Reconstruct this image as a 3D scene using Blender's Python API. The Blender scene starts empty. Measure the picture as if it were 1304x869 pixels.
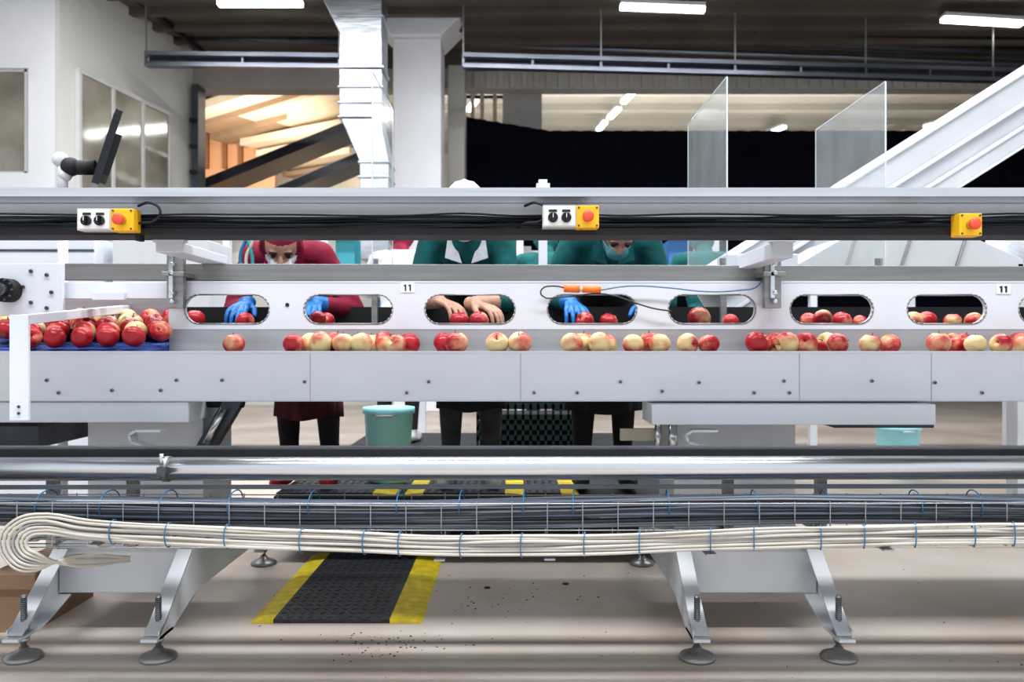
import bpy, bmesh, math, random
from mathutils import Vector, Matrix
random.seed(7)
F=1040.0; CH=1.0
# metres from measured photo offsets at a known real depth Y (camera height 1 m)
def W(px,py,Y): return Vector(((px-652)*Y/F, Y, CH+(434-py)*Y/F))
def WX(px,Y): return (px-652)*Y/F
def WZ(py,Y): return CH+(434-py)*Y/F
sc=bpy.context.scene; col=sc.collection
sc.view_settings.view_transform='Standard'
try: sc.view_settings.look='Medium High Contrast'
except Exception: sc.view_settings.look='None'
sc.view_settings.exposure=.10
# ---------------------------------------------------------------- materials
MATS={}
def mat(name,c,rough=.5,metal=0.,var=.06,scale=6.,bump=0.,bscale=60.,emit=None,es=0,spec=.5,stretch=None,coat=0):
    if name in MATS: return MATS[name]
    m=bpy.data.materials.new(name); m.use_nodes=True; nt=m.node_tree; b=nt.nodes['Principled BSDF']
    b.inputs['Roughness'].default_value=rough; b.inputs['Metallic'].default_value=metal
    b.inputs['Specular IOR Level'].default_value=spec
    if coat: b.inputs['Coat Weight'].default_value=coat
    tc=nt.nodes.new('ShaderNodeTexCoord'); mp=nt.nodes.new('ShaderNodeMapping')
    nt.links.new(tc.outputs['Object'],mp.inputs['Vector'])
    if stretch: mp.inputs['Scale'].default_value=stretch
    n=nt.nodes.new('ShaderNodeTexNoise'); n.inputs['Scale'].default_value=scale; n.inputs['Detail'].default_value=5
    nt.links.new(mp.outputs[0],n.inputs['Vector'])
    r=nt.nodes.new('ShaderNodeValToRGB')
    r.color_ramp.elements[0].position=.3; r.color_ramp.elements[1].position=.7
    r.color_ramp.elements[0].color=tuple(max(0,x*(1-var)) for x in c)+(1,)
    r.color_ramp.elements[1].color=tuple(min(1,x*(1+var)) for x in c)+(1,)
    nt.links.new(n.outputs['Fac'],r.inputs[0]); nt.links.new(r.outputs[0],b.inputs['Base Color'])
    if bump:
        n2=nt.nodes.new('ShaderNodeTexNoise'); n2.inputs['Scale'].default_value=bscale
        nt.links.new(mp.outputs[0],n2.inputs['Vector'])
        bp=nt.nodes.new('ShaderNodeBump'); bp.inputs['Strength'].default_value=bump; bp.inputs['Distance'].default_value=.01
        nt.links.new(n2.outputs['Fac'],bp.inputs['Height']); nt.links.new(bp.outputs[0],b.inputs['Normal'])
    if emit: b.inputs['Emission Color'].default_value=emit+(1,); b.inputs['Emission Strength'].default_value=es
    MATS[name]=m; return m
white=mat('white_paint',(.68,.71,.77),.35,var=.03,scale=3)
white2=mat('white_paint_warm',(.60,.62,.65),.4,var=.05,scale=4)
steel=mat('stainless_steel',(.66,.68,.71),.25,1.,var=.08,scale=10,stretch=(.15,1,6))
gsteel=mat('gutter_steel',(.42,.43,.45),.5,.5,var=.08,scale=10,stretch=(.15,1,6))
steelr=mat('brushed_steel_rail',(.33,.325,.32),.4,.7,var=.15,scale=8,stretch=(.4,1,8))
railm=mat('grey_steel_rail',(.27,.27,.265),.42,.6,var=.12,scale=8,stretch=(.3,1,8))
dsteel=mat('dark_steel',(.09,.10,.12),.35,.6,var=.2)
slate=mat('slate_steel',(.24,.26,.31),.3,.8,var=.2,scale=5,stretch=(.3,1,6))
black=mat('black_rubber',(.012,.012,.014),.6,var=.3)
blackm=mat('black_gloss',(.012,.012,.018),.25,var=.2)
yellow=mat('yellow_plastic',(.85,.48,.02),.4,var=.05)
ymat=mat('yellow_mat_stripe',(.72,.56,.02),.6,var=.2,scale=25,bump=.2)
red=mat('red_button',(.80,.10,.05),.35)
orange=mat('orange_plastic',(.80,.20,.03),.4)
blue=mat('blue_glove',(.02,.17,.48),.45,var=.2,scale=20)
bluet=mat('blue_cable_tie',(.03,.16,.32),.4)
bbelt=mat('blue_belt',(.03,.08,.33),.5,var=.2,scale=20)
bucketm=mat('light_blue_plastic',(.42,.90,.98),.4,var=.03)
skin=mat('skin',(.50,.29,.21),.5,var=.1,scale=30)
eye=mat('eye_dark',(.02,.015,.012),.2)
maroon=mat('maroon_cloth',(.24,.010,.040),.8,var=.3,scale=12,bump=.5,bscale=18)
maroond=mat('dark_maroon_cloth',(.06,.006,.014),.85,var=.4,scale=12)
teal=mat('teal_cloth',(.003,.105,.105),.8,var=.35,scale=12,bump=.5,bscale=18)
teald=mat('shaded_teal_cloth',(.008,.012,.016),.85,var=.3,scale=12)  # near-black teal: shade on the lower coat painted into the cloth colour
wcloth=mat('white_cloth',(.72,.75,.80),.8,var=.08,scale=14,bump=.6,bscale=30)
trous=mat('dark_trousers',(.014,.012,.018),.9,var=.35,scale=10)
trousg=mat('grey_trousers',(.05,.052,.06),.9,var=.35,scale=10)
redshoe=mat('red_shoe',(.45,.012,.03),.5)
whiteshoe=mat('white_shoe',(.5,.5,.5),.6)
blackshoe=mat('black_shoe',(.02,.02,.02),.5)
cabd=mat('dark_cable',(.045,.048,.055),.5,var=.3,scale=4)
cabm=mat('mid_grey_cable',(.13,.14,.16),.45,var=.2,scale=4)
cabg=mat('grey_cable',(.28,.30,.33),.5,var=.15,scale=4)
cabb=mat('beige_cable',(.52,.49,.44),.45,var=.1,scale=4)
wire=mat('galvanised_wire',(.42,.43,.45),.35,.9)
concrete=mat('painted_concrete',(.74,.75,.78),.8,var=.05,scale=1.5)
wallm=mat('wall_plaster',(.64,.64,.61),.85,var=.05,scale=1)
fasc=mat('corrugated_cladding',(.36,.35,.33),.7,var=.08,scale=1)
ceilm=mat('ceiling_panel',(.125,.108,.092),.8,var=.15,scale=1)
farceil=mat('far_ceiling',(.44,.42,.37),.8,var=.1,scale=.5)
curt=mat('black_curtain',(.0045,.0045,.011),.9,var=.2,scale=2,spec=.1)
warmw=mat('warm_wall',(.62,.36,.22),.8,var=.15,scale=1)
cream=mat('cream_beam',(.70,.62,.50),.7,var=.1,scale=1)
lampm=mat('lamp_tube',(1,1,1),.5,emit=(1,1,1),es=6)
winm=mat('window_glass',(.30,.28,.23),.08,var=.5,scale=.9,spec=.8)
frame=mat('window_frame',(.60,.60,.60),.5)
duct=mat('galvanised_duct',(.50,.53,.57),.3,.85,var=.3,scale=2,stretch=(1,1,5),bump=.15,bscale=6)
green=mat('dark_green_plastic',(.006,.022,.022),.5)
platm=mat('platform_dark',(.018,.020,.023),.6,var=.3)
cardb=mat('cardboard',(.30,.20,.13),.8)
screen=mat('screen_glass',(.05,.055,.065),.12)
wood=mat('beige_plate',(.50,.46,.36),.5)
label=mat('label_paper',(.85,.85,.85),.6); ink=mat('label_ink',(.02,.02,.02),.6)
ac=bpy.data.materials.new('acrylic_sheet'); ac.use_nodes=True
nt=ac.node_tree; nt.nodes.clear()
o=nt.nodes.new('ShaderNodeOutputMaterial'); mx=nt.nodes.new('ShaderNodeMixShader'); tr=nt.nodes.new('ShaderNodeBsdfTransparent')
gl=nt.nodes.new('ShaderNodeBsdfPrincipled'); gl.inputs['Base Color'].default_value=(.55,.6,.62,1); gl.inputs['Roughness'].default_value=.15
nz=nt.nodes.new('ShaderNodeTexNoise'); nz.inputs['Scale'].default_value=4
mr=nt.nodes.new('ShaderNodeMapRange'); mr.inputs[3].default_value=.10; mr.inputs[4].default_value=.32
nt.links.new(nz.outputs['Fac'],mr.inputs[0]); nt.links.new(mr.outputs[0],mx.inputs[0])
nt.links.new(tr.outputs[0],mx.inputs[1]); nt.links.new(gl.outputs[0],mx.inputs[2]); nt.links.new(mx.outputs[0],o.inputs[0])
acedge=mat('acrylic_edge',(.60,.65,.68),.2)
fm=bpy.data.materials.new('epoxy_floor'); fm.use_nodes=True; nt=fm.node_tree; b=nt.nodes['Principled BSDF']
tc=nt.nodes.new('ShaderNodeTexCoord')
n1=nt.nodes.new('ShaderNodeTexNoise'); n1.inputs['Scale'].default_value=1.3; n1.inputs['Detail'].default_value=6
n2=nt.nodes.new('ShaderNodeTexNoise'); n2.inputs['Scale'].default_value=55; n2.inputs['Detail'].default_value=3
r1=nt.nodes.new('ShaderNodeValToRGB'); r1.color_ramp.elements[0].color=(.47,.395,.335,1); r1.color_ramp.elements[1].color=(.60,.54,.485,1)
r1.color_ramp.elements[0].position=.35; r1.color_ramp.elements[1].position=.65
r2=nt.nodes.new('ShaderNodeValToRGB'); r2.color_ramp.elements[0].position=.70; r2.color_ramp.elements[0].color=(0,0,0,1); r2.color_ramp.elements[1].position=.76; r2.color_ramp.elements[1].color=(1,1,1,1)
mxc=nt.nodes.new('ShaderNodeMix'); mxc.data_type='RGBA'; mxc.inputs[7].default_value=(.16,.11,.08,1)
for n in (n1,n2): nt.links.new(tc.outputs['Object'],n.inputs['Vector'])
nt.links.new(n1.outputs['Fac'],r1.inputs[0]); nt.links.new(n2.outputs['Fac'],r2.inputs[0])
nt.links.new(r1.outputs[0],mxc.inputs[6]); nt.links.new(r2.outputs[0],mxc.inputs[0]); nt.links.new(mxc.outputs[2],b.inputs['Base Color'])
b.inputs['Roughness'].default_value=.5
am=bpy.data.materials.new('apple_skin'); am.use_nodes=True; nt=am.node_tree; b=nt.nodes['Principled BSDF']
at=nt.nodes.new('ShaderNodeAttribute'); at.attribute_name='blush'
tc=nt.nodes.new('ShaderNodeTexCoord'); n1=nt.nodes.new('ShaderNodeTexNoise'); n1.inputs['Scale'].default_value=22; n1.inputs['Detail'].default_value=3
nt.links.new(tc.outputs['Object'],n1.inputs['Vector'])
ad=nt.nodes.new('ShaderNodeMath'); ad.operation='ADD'; nt.links.new(at.outputs['Fac'],ad.inputs[0]); nt.links.new(n1.outputs['Fac'],ad.inputs[1])
r=nt.nodes.new('ShaderNodeValToRGB'); e=r.color_ramp.elements; e[0].position=.60; e[0].color=(.74,.58,.30,1); e[1].position=1.12; e[1].color=(.42,.020,.030,1)
x=r.color_ramp.elements.new(.84); x.color=(.66,.20,.13,1)
nt.links.new(ad.outputs[0],r.inputs[0]); nt.links.new(r.outputs[0],b.inputs['Base Color'])
b.inputs['Roughness'].default_value=.3
stemm=mat('apple_stem',(.10,.06,.03),.8)
dm=mat('diamond_rubber',(.03,.033,.04),.45,var=.3,scale=30,bump=.8,bscale=90)
# ---------------------------------------------------------------- helpers
def empty(name,loc=(0,0,0)):
    e=bpy.data.objects.new(name,None); e.location=loc; col.objects.link(e); return e
class MB:
    def __init__(s): s.bm=bmesh.new(); s.m=[]
    def mi(s,m):
        if m not in s.m: s.m.append(m)
        return s.m.index(m)
    def _tag(s,faces,m,smooth=False):
        i=s.mi(m)
        for f in faces: f.material_index=i; f.smooth=smooth
    def box(s,a,b,m,M=None):
        x0,y0,z0=a; x1,y1,z1=b
        vs=[s.bm.verts.new((x,y,z)) for x in (x0,x1) for y in (y0,y1) for z in (z0,z1)]
        if M:
            for v in vs: v.co=M@v.co
        fs=[s.bm.faces.new([vs[i] for i in q]) for q in ((0,1,3,2),(4,6,7,5),(0,4,5,1),(2,3,7,6),(0,2,6,4),(1,5,7,3))]
        s._tag(fs,m); return fs
    def cyl(s,p0,p1,r0,m,r1=None,seg=20,caps=True):
        r1=r0 if r1 is None else r1
        p0=Vector(p0);p1=Vector(p1); d=p1-p0; L=d.length
        q=d.to_track_quat('Z','Y').to_matrix().to_4x4()
        res=bmesh.ops.create_cone(s.bm,cap_ends=caps,segments=seg,radius1=r0,radius2=max(r1,1e-5),depth=L,matrix=Matrix.Translation((p0+p1)/2)@q)
        fs=set(f for v in res['verts'] for f in v.link_faces)
        s._tag(fs,m,True)
        for f in fs:
            if len(f.verts)>4: f.smooth=False
    def sph(s,c,r,m,seg=16,sc=(1,1,1),R=None):
        M=Matrix.Translation(c)@(R if R else Matrix())@Matrix.Diagonal((*sc,1))
        res=bmesh.ops.create_uvsphere(s.bm,u_segments=seg,v_segments=max(6,seg//2+2),radius=r,matrix=M)
        s._tag(set(f for v in res['verts'] for f in v.link_faces),m,True)
    def prism(s,pts,d,m):
        d=Vector(d); a=[s.bm.verts.new(p) for p in pts]; b=[s.bm.verts.new(Vector(p)+d) for p in pts]
        n=len(pts); fs=[s.bm.faces.new(a[::-1]),s.bm.faces.new(b)]
        for i in range(n): fs.append(s.bm.faces.new((a[i],a[(i+1)%n],b[(i+1)%n],b[i])))
        s._tag(fs,m)
    def beam(s,p0,p1,w,h,m,up=(0,0,1)):
        p0=Vector(p0);p1=Vector(p1);d=(p1-p0); L=d.length; d.normalize(); u=Vector(up); sd=d.cross(u).normalized(); u=sd.cross(d)
        M=Matrix(((d.x,sd.x,u.x,p0.x),(d.y,sd.y,u.y,p0.y),(d.z,sd.z,u.z,p0.z),(0,0,0,1)))
        return s.box((0,-w/2,-h/2),(L,w/2,h/2),m,M)
    def lathe(s,prof,c,m,seg=28,smooth=True):
        rings=[[s.bm.verts.new((c[0]+r*math.cos(2*math.pi*i/seg),c[1]+r*math.sin(2*math.pi*i/seg),c[2]+z)) for i in range(seg)] for r,z in prof]
        fs=[]
        for a,b in zip(rings,rings[1:]):
            for i in range(seg): fs.append(s.bm.faces.new((a[i],a[(i+1)%seg],b[(i+1)%seg],b[i])))
        s._tag(fs,m,smooth)
    def done(s,name,parent=None,bevel=0,solid=0):
        bmesh.ops.recalc_face_normals(s.bm,faces=s.bm.faces)
        me=bpy.data.meshes.new(name); s.bm.to_mesh(me); s.bm.free()
        for m in s.m: me.materials.append(m)
        o=bpy.data.objects.new(name,me); col.objects.link(o)
        if parent: o.parent=parent
        if solid: md=o.modifiers.new('solid','SOLIDIFY'); md.thickness=solid; md.offset=0
        if bevel:
            md=o.modifiers.new('bevel','BEVEL'); md.width=bevel; md.segments=2; md.limit_method='ANGLE'; md.angle_limit=.7
        return o
def curves(name,paths,r,mats,parent=None,res=4):
    cu=bpy.data.curves.new(name,'CURVE'); cu.dimensions='3D'; cu.bevel_depth=r; cu.bevel_resolution=3; cu.resolution_u=res; cu.use_fill_caps=True
    for m in mats: cu.materials.append(m)
    for pts,k,mi in paths:
        sp=cu.splines.new('BEZIER'); sp.bezier_points.add(len(pts)-1); sp.material_index=mi
        for p,q in zip(sp.bezier_points,pts):
            p.co=q; p.handle_left_type=p.handle_right_type='AUTO'; p.radius=k
    o=bpy.data.objects.new(name,cu); col.objects.link(o)
    if parent: o.parent=parent
    return o
# ================================================================ ROOM
m=MB(); m.box((-14,-3,-.1),(14,24,0),fm); m.done('floor')
m=MB(); m.box((-12,-1,5.6),(11,13,5.75),ceilm)
for y in [8.5+.55*i for i in range(9)]: m.box((-12,y,5.50),(11,y+.10,5.6),ceilm)
m.done('ceiling')
m=MB(); m.box((-10,13.4,6.5),(11,24,6.6),farceil)
for y in [15+1.3*i for i in range(7)]: m.box((-10,y,6.35),(11,y+.25,6.5),farceil)
m.done('ceiling_rear_hall')
m=MB(); m.box((-10,24,0),(11,24.15,6.6),wallm); m.done('wall_back')
m=MB(); m.box((11,3,0),(11.15,24,6.6),wallm); m.done('wall_right')
m=MB()
for (x0,x1,z0,z1) in ((-11,WX(70,9.9),0,WZ(220,9.9)),(-11,WX(70,9.9),WZ(86,9.9),5.6),(WX(36,9.9),WX(70,9.9),WZ(220,9.9),WZ(86,9.9)),(-11,WX(-60,9.9),WZ(220,9.9),WZ(86,9.9))):
    m.box((x0,9.9,z0),(x1,10.1,z1),concrete)
m.done('wall_front_left')
def winframe(name,a,b,z0,z1,n,th=.06):
    a=Vector((a[0],a[1],0)); b=Vector((b[0],b[1],0)); e=empty(name)
    m=MB(); d=(b-a)
    for k in range(n+1):
        p=a+d*k/n; m.beam((p.x,p.y,z0),(p.x,p.y,z1),th,th,frame,up=(0,1,0))
    for z in (z0,z1): m.beam((a.x,a.y,z),(b.x,b.y,z),th,th,frame)
    m.done('window_frame',e)
    m=MB(); m.beam((a.x,a.y,(z0+z1)/2),(b.x,b.y,(z0+z1)/2),.02,z1-z0,winm); m.done('window_pane',e)
winframe('window_1',(WX(-60,9.98),9.98),(WX(36,9.98),9.98),WZ(220,9.9),WZ(86,9.9),1)
A=Vector((WX(70,9.9),9.9,0)); B=Vector((WX(241,12.9),12.9,0))
m=MB(); m.beam((A.x,A.y,2.8),(B.x,B.y,2.8),.12,5.6,wallm); m.done('wall_left')
dn=(B-A).normalized(); nrm=Vector((dn.y,-dn.x,0))*.09
winframe('window_2',A+(B-A)*.10+nrm,A+(B-A)*.76+nrm,2.75,4.38,3)
m=MB(); m.box((-5.1,13.0,5.02),(-0.8,13.35,5.34),fasc); m.box((-.8,13.0,5.02),(11,13.3,5.30),fasc)
for i in range(60):
    x=-.6+i*.19; m.box((x,12.96,5.04),(x+.08,13.0,5.28),fasc)
m.box((-5.1,13.1,5.34),(11,13.35,6.6),ceilm)
m.done('roof_beam')
m=MB(); m.box((-4.98,12.7,0),(-4.88,13.0,5.0),dsteel)
for z in (3.2,3.6,4.0,4.4): m.box((-5.0,12.66,z),(-4.90,12.7,z+.06),black)
m.done('steel_post')
m=MB(); m.box((-4.85,12.75,0),(-.6,12.85,2.85),wallm); m.done('wall_low_partition')
m=MB(); Yc=11.5; cx=WX(531,Yc)
m.box((cx-.34,Yc,0),(cx+.34,Yc+.6,WZ(48,Yc)),concrete)
p=[(WX(500,Yc),WZ(48,Yc)),(WX(478,Yc),WZ(25,Yc)),(WX(476,Yc),5.6),(WX(588,Yc),5.6),(WX(585,Yc),WZ(25,Yc)),(WX(562,Yc),WZ(48,Yc))]
m.prism([Vector((a,Yc-.1,z)) for a,z in p],(0,.8,0),concrete)
m.box((cx+.36,Yc+.9,0),(cx+.62,Yc+1.4,5.2),fasc)
m.done('concrete_column',bevel=.02)
m=MB(); Yd=10.2
def dd(p):
    m.prism([Vector((WX(a,Yd),Yd,WZ(b,Yd))) for a,b in p],(0,.5,0),duct)
dd([(432,85),(486,85),(486,-40),(412,-40),(412,0),(432,40)])
dd([(432,87),(486,87),(486,148),(432,148)])
dd([(434,150),(484,150),(495,205),(458,205)])
dd([(458,207),(495,207),(495,330),(458,330)])
for y in (20,85,110,130,148,206,225): m.box((WX(430 if y<200 else 456,Yd),Yd-.03,WZ(y+1.5,Yd)),(WX(489 if y<200 else 497,Yd),Yd+.5,WZ(y-1.5,Yd)),duct)
m.done('ventilation_duct',bevel=.01)
def ladder(name,p0,p1):
    m=MB(); p0=Vector(p0);p1=Vector(p1)
    for dz in (0,.14):
        m.beam(p0+Vector((0,0,dz)),p1+Vector((0,0,dz)),.12,.055,slate)
    m.beam(p0+Vector((0,.12,.07)),p1+Vector((0,.12,.07)),.05,.12,dsteel)
    n=int((p1-p0).length/.9)
    for i in range(n+1):
        q=p0.lerp(p1,i/max(1,n)); m.beam(q,q+Vector((0,0,.16)),.03,.03,slate,up=(0,1,0))
        if i%2==0: m.beam(q,Vector((q.x,q.y,5.49)),.02,.02,steelr,up=(0,1,0))
    m.done(name)
ladder('suspended_cable_ladder',W(186,82,10.8),W(432,85,10.8))
ladder('suspended_cable_ladder',W(590,84,10.9),W(1500,108,11.7))
m=MB()
m.cyl(W(215,48,12.4),W(432,52,12.4),.07,dsteel); m.cyl(W(600,42,12.4),W(1400,68,12.6),.07,dsteel); m.cyl(W(600,56,12.5),W(1400,84,12.7),.04,slate); m.cyl(W(600,30,12.2),W(1400,52,12.4),.03,black)
m.cyl(W(168,-6,11.0),W(262,68,12.6),.04,black); m.cyl(W(1080,-10,10.9),W(960,40,12.2),.03,black)
m.done('ceiling_conduit')
m=MB(); c=W(1062,13,11.6); m.cyl(c,c+Vector((0,0,.12)),.16,blackm); m.cyl(c+Vector((0,0,.12)),c+Vector((0,0,.3)),.04,dsteel); m.done('ceiling_speaker')
def lampf(p0,p1,w=.14):
    m=MB(); m.beam(p0,p1,w,.06,lampm); m.beam(Vector(p0)+Vector((0,0,.05)),Vector(p1)+Vector((0,0,.05)),w+.05,.05,white2); m.done('ceiling_light_fixture')
lampf(W(278,4,10.7),W(385,4,10.7),.11); lampf(W(790,8,10.8),W(897,12,10.8),.11); lampf(W(1200,24,11.2),W(1301,30,11.2),.11)
for a,b,c,d in ((762,166,771,155),(776,150,788,138),(794,130,809,114),(975,171,999,161),(1128,176,1156,168),(1178,161,1197,156),(1245,183,1270,178),(596,140,606,128)):
    lampf(W(a,b,5.15*F/(434-b)),W(c,d,5.15*F/(434-d)),.11)
m=MB(); N=260; x0=WX(580,14); x1=10.9; prev=None; m.mi(curt)
for i in range(N+1):
    x=x0+(x1-x0)*i/N; y=14+.02*math.sin(i*1.1)+.015*math.sin(i*2.7)
    zt=WZ(146,14)-min(1,(x-x0)/1.6)*.27
    a=m.bm.verts.new((x,y,0)); b=m.bm.verts.new((x,y,zt))
    if prev: f=m.bm.faces.new((prev[0],a,b,prev[1])); f.smooth=True
    prev=(a,b)
m.done('black_curtain')
m=MB(); m.box((WX(640,15),15,0),(WX(690,15),15.1,WZ(108,15)),white2)
for px in (588,600,612,628): m.box((WX(px,15),14.8,0),(WX(px+5,15),14.9,WZ(108,15)),cream)
m.box((WX(584,15),14.85,WZ(128,15)),(WX(640,15),14.9,WZ(124,15)),dsteel); m.done('partition_panel')
e=empty('mezzanine')
m=MB(); m.box((WX(235,18),18,0),(WX(350,18),18.2,6.4),warmw)
for px in (262,285,305,330): m.box((WX(px,18),17.9,WZ(215,18)),(WX(px+5,18),18,WZ(125,18)),mat('brown_trim',(.25,.12,.06),.7))
m.done('side_wall',e)
m=MB(); m.box((WX(320,20),20,0),(WX(480,20),20.2,6.4),cream); m.done('end_wall',e)
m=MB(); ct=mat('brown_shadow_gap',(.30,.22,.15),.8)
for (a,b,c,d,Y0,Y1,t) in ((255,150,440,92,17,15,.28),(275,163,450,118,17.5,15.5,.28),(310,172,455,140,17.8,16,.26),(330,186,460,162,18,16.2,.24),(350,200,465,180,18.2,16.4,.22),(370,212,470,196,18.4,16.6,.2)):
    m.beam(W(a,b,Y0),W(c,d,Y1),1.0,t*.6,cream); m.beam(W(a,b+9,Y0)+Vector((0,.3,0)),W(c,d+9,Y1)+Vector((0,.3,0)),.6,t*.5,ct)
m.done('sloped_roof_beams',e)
def stair(name,p0,p1,w):
    m=MB(); p0=Vector(p0);p1=Vector(p1); m.beam(p0,p1,.8,w,blackm)
    up=Vector((0,0,w*1.3)); m.beam(p0+up,p1+up,.05,.04,wire)
    for i in range(9): q=p0.lerp(p1,i/8); m.beam(q,q+up,.03,.03,wire,up=(0,1,0))
    for t in (.05,): q=p0.lerp(p1,t); m.box((q.x,q.y-.3,0),(q.x+.08,q.y-.2,q.z),dsteel); m.box((q.x,q.y+.2,0),(q.x+.08,q.y+.3,q.z),dsteel)
    m.done(name)
stair('inclined_roller_line',W(215,262,13.8),W(447,168,13.8),.15); stair('inclined_roller_line',W(330,262,13.6),W(470,203,13.6),.14)
# ================================================================ MACHINE
XL,XR=-2.7,2.9
mc=empty('apple_sorting_conveyor')
m=MB(); Yf=2.75
zt,zb=WZ(448,Yf),WZ(510,Yf)
m.box((XL,Yf,zb),(XR,Yf+.012,zt),white)
m.box((XL,Yf-.006,zt-.004),(XR,Yf+.03,zt+.003),white)
m.box((XL,Yf+.013,zb-.004),(XR,Yf+.10,zb+.004),white)
m.box((XL,Yf+.03,.935),(XR,Yf+.195,.955),gsteel)
for px in (663,1018,1186,395): m.box((WX(px,Yf)-.0006,Yf-.0012,zb),(WX(px,Yf)+.0006,Yf+.001,zt-.004),steelr)
m.done('front_beam',mc)
m=MB()
for a,b in ((75,500),(143,497),(205,497),(225,484),(283,484),(388,486),(518,500),(546,486),(680,500),(735,500),(790,486),(843,498),(890,487),(960,500),(998,485),(1005,500),(1110,485),(1190,487),(1250,500),(60,484)):
    p=W(a,b,Yf); m.cyl(p+Vector((0,-.006,0)),p+Vector((0,.004,0)),.0065,steelr,seg=6); m.cyl(p+Vector((0,-.009,0)),p,.0035,dsteel,seg=10)
m.done('beam_bolts',mc)
m=MB()
m.box((XL,2.77,WZ(538,2.77)),(WX(240,2.77),3.25,zb-.006),white)
m.box((WX(830,2.70),2.70,WZ(541,2.70)),(WX(1192,2.70),2.9,zb-.008),white)
m.box((WX(0,2.9)-.3,2.85,WZ(568,2.9)),(WX(60,2.9),3.2,WZ(540,2.9)),dsteel)
m.done('lower_beams',mc,bevel=.004)
m=MB()
m.box((WX(75,2.8)+.02,2.95,.32),(WX(245,2.8)-.02,3.25,.80),white2)
m.box((WX(862,2.8)+.02,2.95,.32),(WX(1040,2.8)-.02,3.25,.80),white2)
m.box((WX(1062,3.0),3.0,.68),(WX(1190,3.0),3.25,.74),dsteel)
m.done('support_columns',mc,bevel=.004)
m=MB()
def bracket(px):
    pts=[W(px+40,548,2.74),W(px+8,548,2.74),W(px,553,2.74),W(px+3,562,2.74),W(px+20,568,2.74),W(px+40,570,2.74)]
    for a,b in zip(pts,pts[1:]): m.beam(a,b,.05,.008,white)
bracket(168); bracket(872)
m.done('hook_brackets',mc)
m=MB(); m.beam(W(302,505,2.95),W(262,572,2.95),.05,.06,dsteel); m.cyl(W(250,512,2.95),W(310,512,2.95),.02,black); m.cyl(W(285,520,2.9),W(262,565,2.9),.012,steel); m.box(W(245,570,3.0),W(268,540,3.04),black); m.done('tensioner_arm',mc)
m=MB(); m.box(W(790,561,2.95),W(842,545,2.97),wood); m.cyl(W(838,575,2.93),W(838,535,2.93),.012,steel); m.cyl(W(857,575,2.9),W(857,540,2.9),.016,steel); m.done('sensor_plate',mc)
Ys=2.95; z0,z1=WZ(419,Ys),WZ(358,Ys)
slots=[(235,343),(387,500),(541,656),(697,811),(851,962),(1006,1112),(1155,1256),(1297,1400),(1445,1550)]
m=MB(); xs=WX(215,Ys); m.mi(white)
def quad(a,b,c,d,y=Ys):
    return m.bm.faces.new([m.bm.verts.new((p[0],y,p[1])) for p in (a,b,c,d)])
cur=xs
for (a,b) in slots:
    xa,xb=WX(a,Ys),WX(b,Ys); sa,sb=WZ(412,Ys),WZ(375,Ys); cz=(sa+sb)/2; r=(sb-sa)/2
    L=xa-.02; R=xb+.02
    quad((cur,z0),(L,z0),(L,z1),(cur,z1)); cur=R
    out=[]; n=12; ring=[]
    for i in range(n+1):
        t=-math.pi/2+math.pi*i/n; ring.append((xb-r+r*math.cos(t),cz+r*math.sin(t)))
    for i in range(n+1):
        t=math.pi/2+math.pi*i/n; ring.append((xa+r+r*math.cos(t),cz+r*math.sin(t)))
    for (x,z) in ring:
        ccx=min(max(x,xa+r),xb-r); dx,dz=x-ccx,z-cz
        if abs(dx)<1e-6: out.append((x,z1 if dz>0 else z0)); continue
        tx=((R if dx>0 else L)-ccx)/dx; tz=((z1-cz)/dz if dz>0 else (z0-cz)/dz) if abs(dz)>1e-6 else 1e9
        t=min(tx,tz); out.append((ccx+dx*t,cz+dz*t))
    vin=[m.bm.verts.new((x,Ys,z)) for x,z in ring]; vout=[m.bm.verts.new((x,Ys,z)) for x,z in out]; vb=[m.bm.verts.new((x,Ys+.018,z)) for x,z in ring]
    N=len(ring)
    for i in range(N):
        j=(i+1)%N; m.bm.faces.new((vin[i],vin[j],vout[j],vout[i])); m.bm.faces.new((vin[i],vb[i],vb[j],vin[j]))
    for cxz in ((L,z0),(L,z1),(R,z0),(R,z1)):
        for i in range(N):
            j=(i+1)%N; o1,o2=out[i],out[j]
            if (abs(o1[0]-cxz[0])<1e-5)!=(abs(o2[0]-cxz[0])<1e-5) and (abs(o1[1]-cxz[1])<1e-5 or abs(o2[1]-cxz[1])<1e-5) and (o1[1]-cz)*(cxz[1]-cz)>0:
                m.bm.faces.new((vout[i],vout[j],m.bm.verts.new((cxz[0],Ys,cxz[1]))))
quad((cur,z0),(XR,z0),(XR,z1),(cur,z1))
m.box((xs,Ys-.002,z1-.004),(XR,Ys+.03,z1),white)
m.done('slotted_side_plate',mc,solid=.003)
m=MB()
for (a,b) in slots:
    xa,xb=WX(a,Ys),WX(b,Ys); sa,sb=WZ(412,Ys),WZ(375,Ys); cz=(sa+sb)/2; r=(sb-sa)/2
    pr=[]
    for i in range(11): t=-math.pi/2+math.pi*i/10; pr.append(Vector((xb-r+r*math.cos(t),Ys-.001,cz+r*math.sin(t))))
    for i in range(11): t=math.pi/2+math.pi*i/10; pr.append(Vector((xa+r+r*math.cos(t),Ys-.001,cz+r*math.sin(t))))
    for i in range(len(pr)): m.cyl(pr[i],pr[(i+1)%len(pr)],.0028,steelr,seg=6)
c=W(366,388,Ys); m.cyl(c+Vector((0,-.004,0)),c+Vector((0,.002,0)),.007,black)
m.done('slot_trims',mc)
m=MB()
m.box((xs,Ys+.0,.955),(XR,Ys+.012,z0+.004),gsteel)
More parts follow.
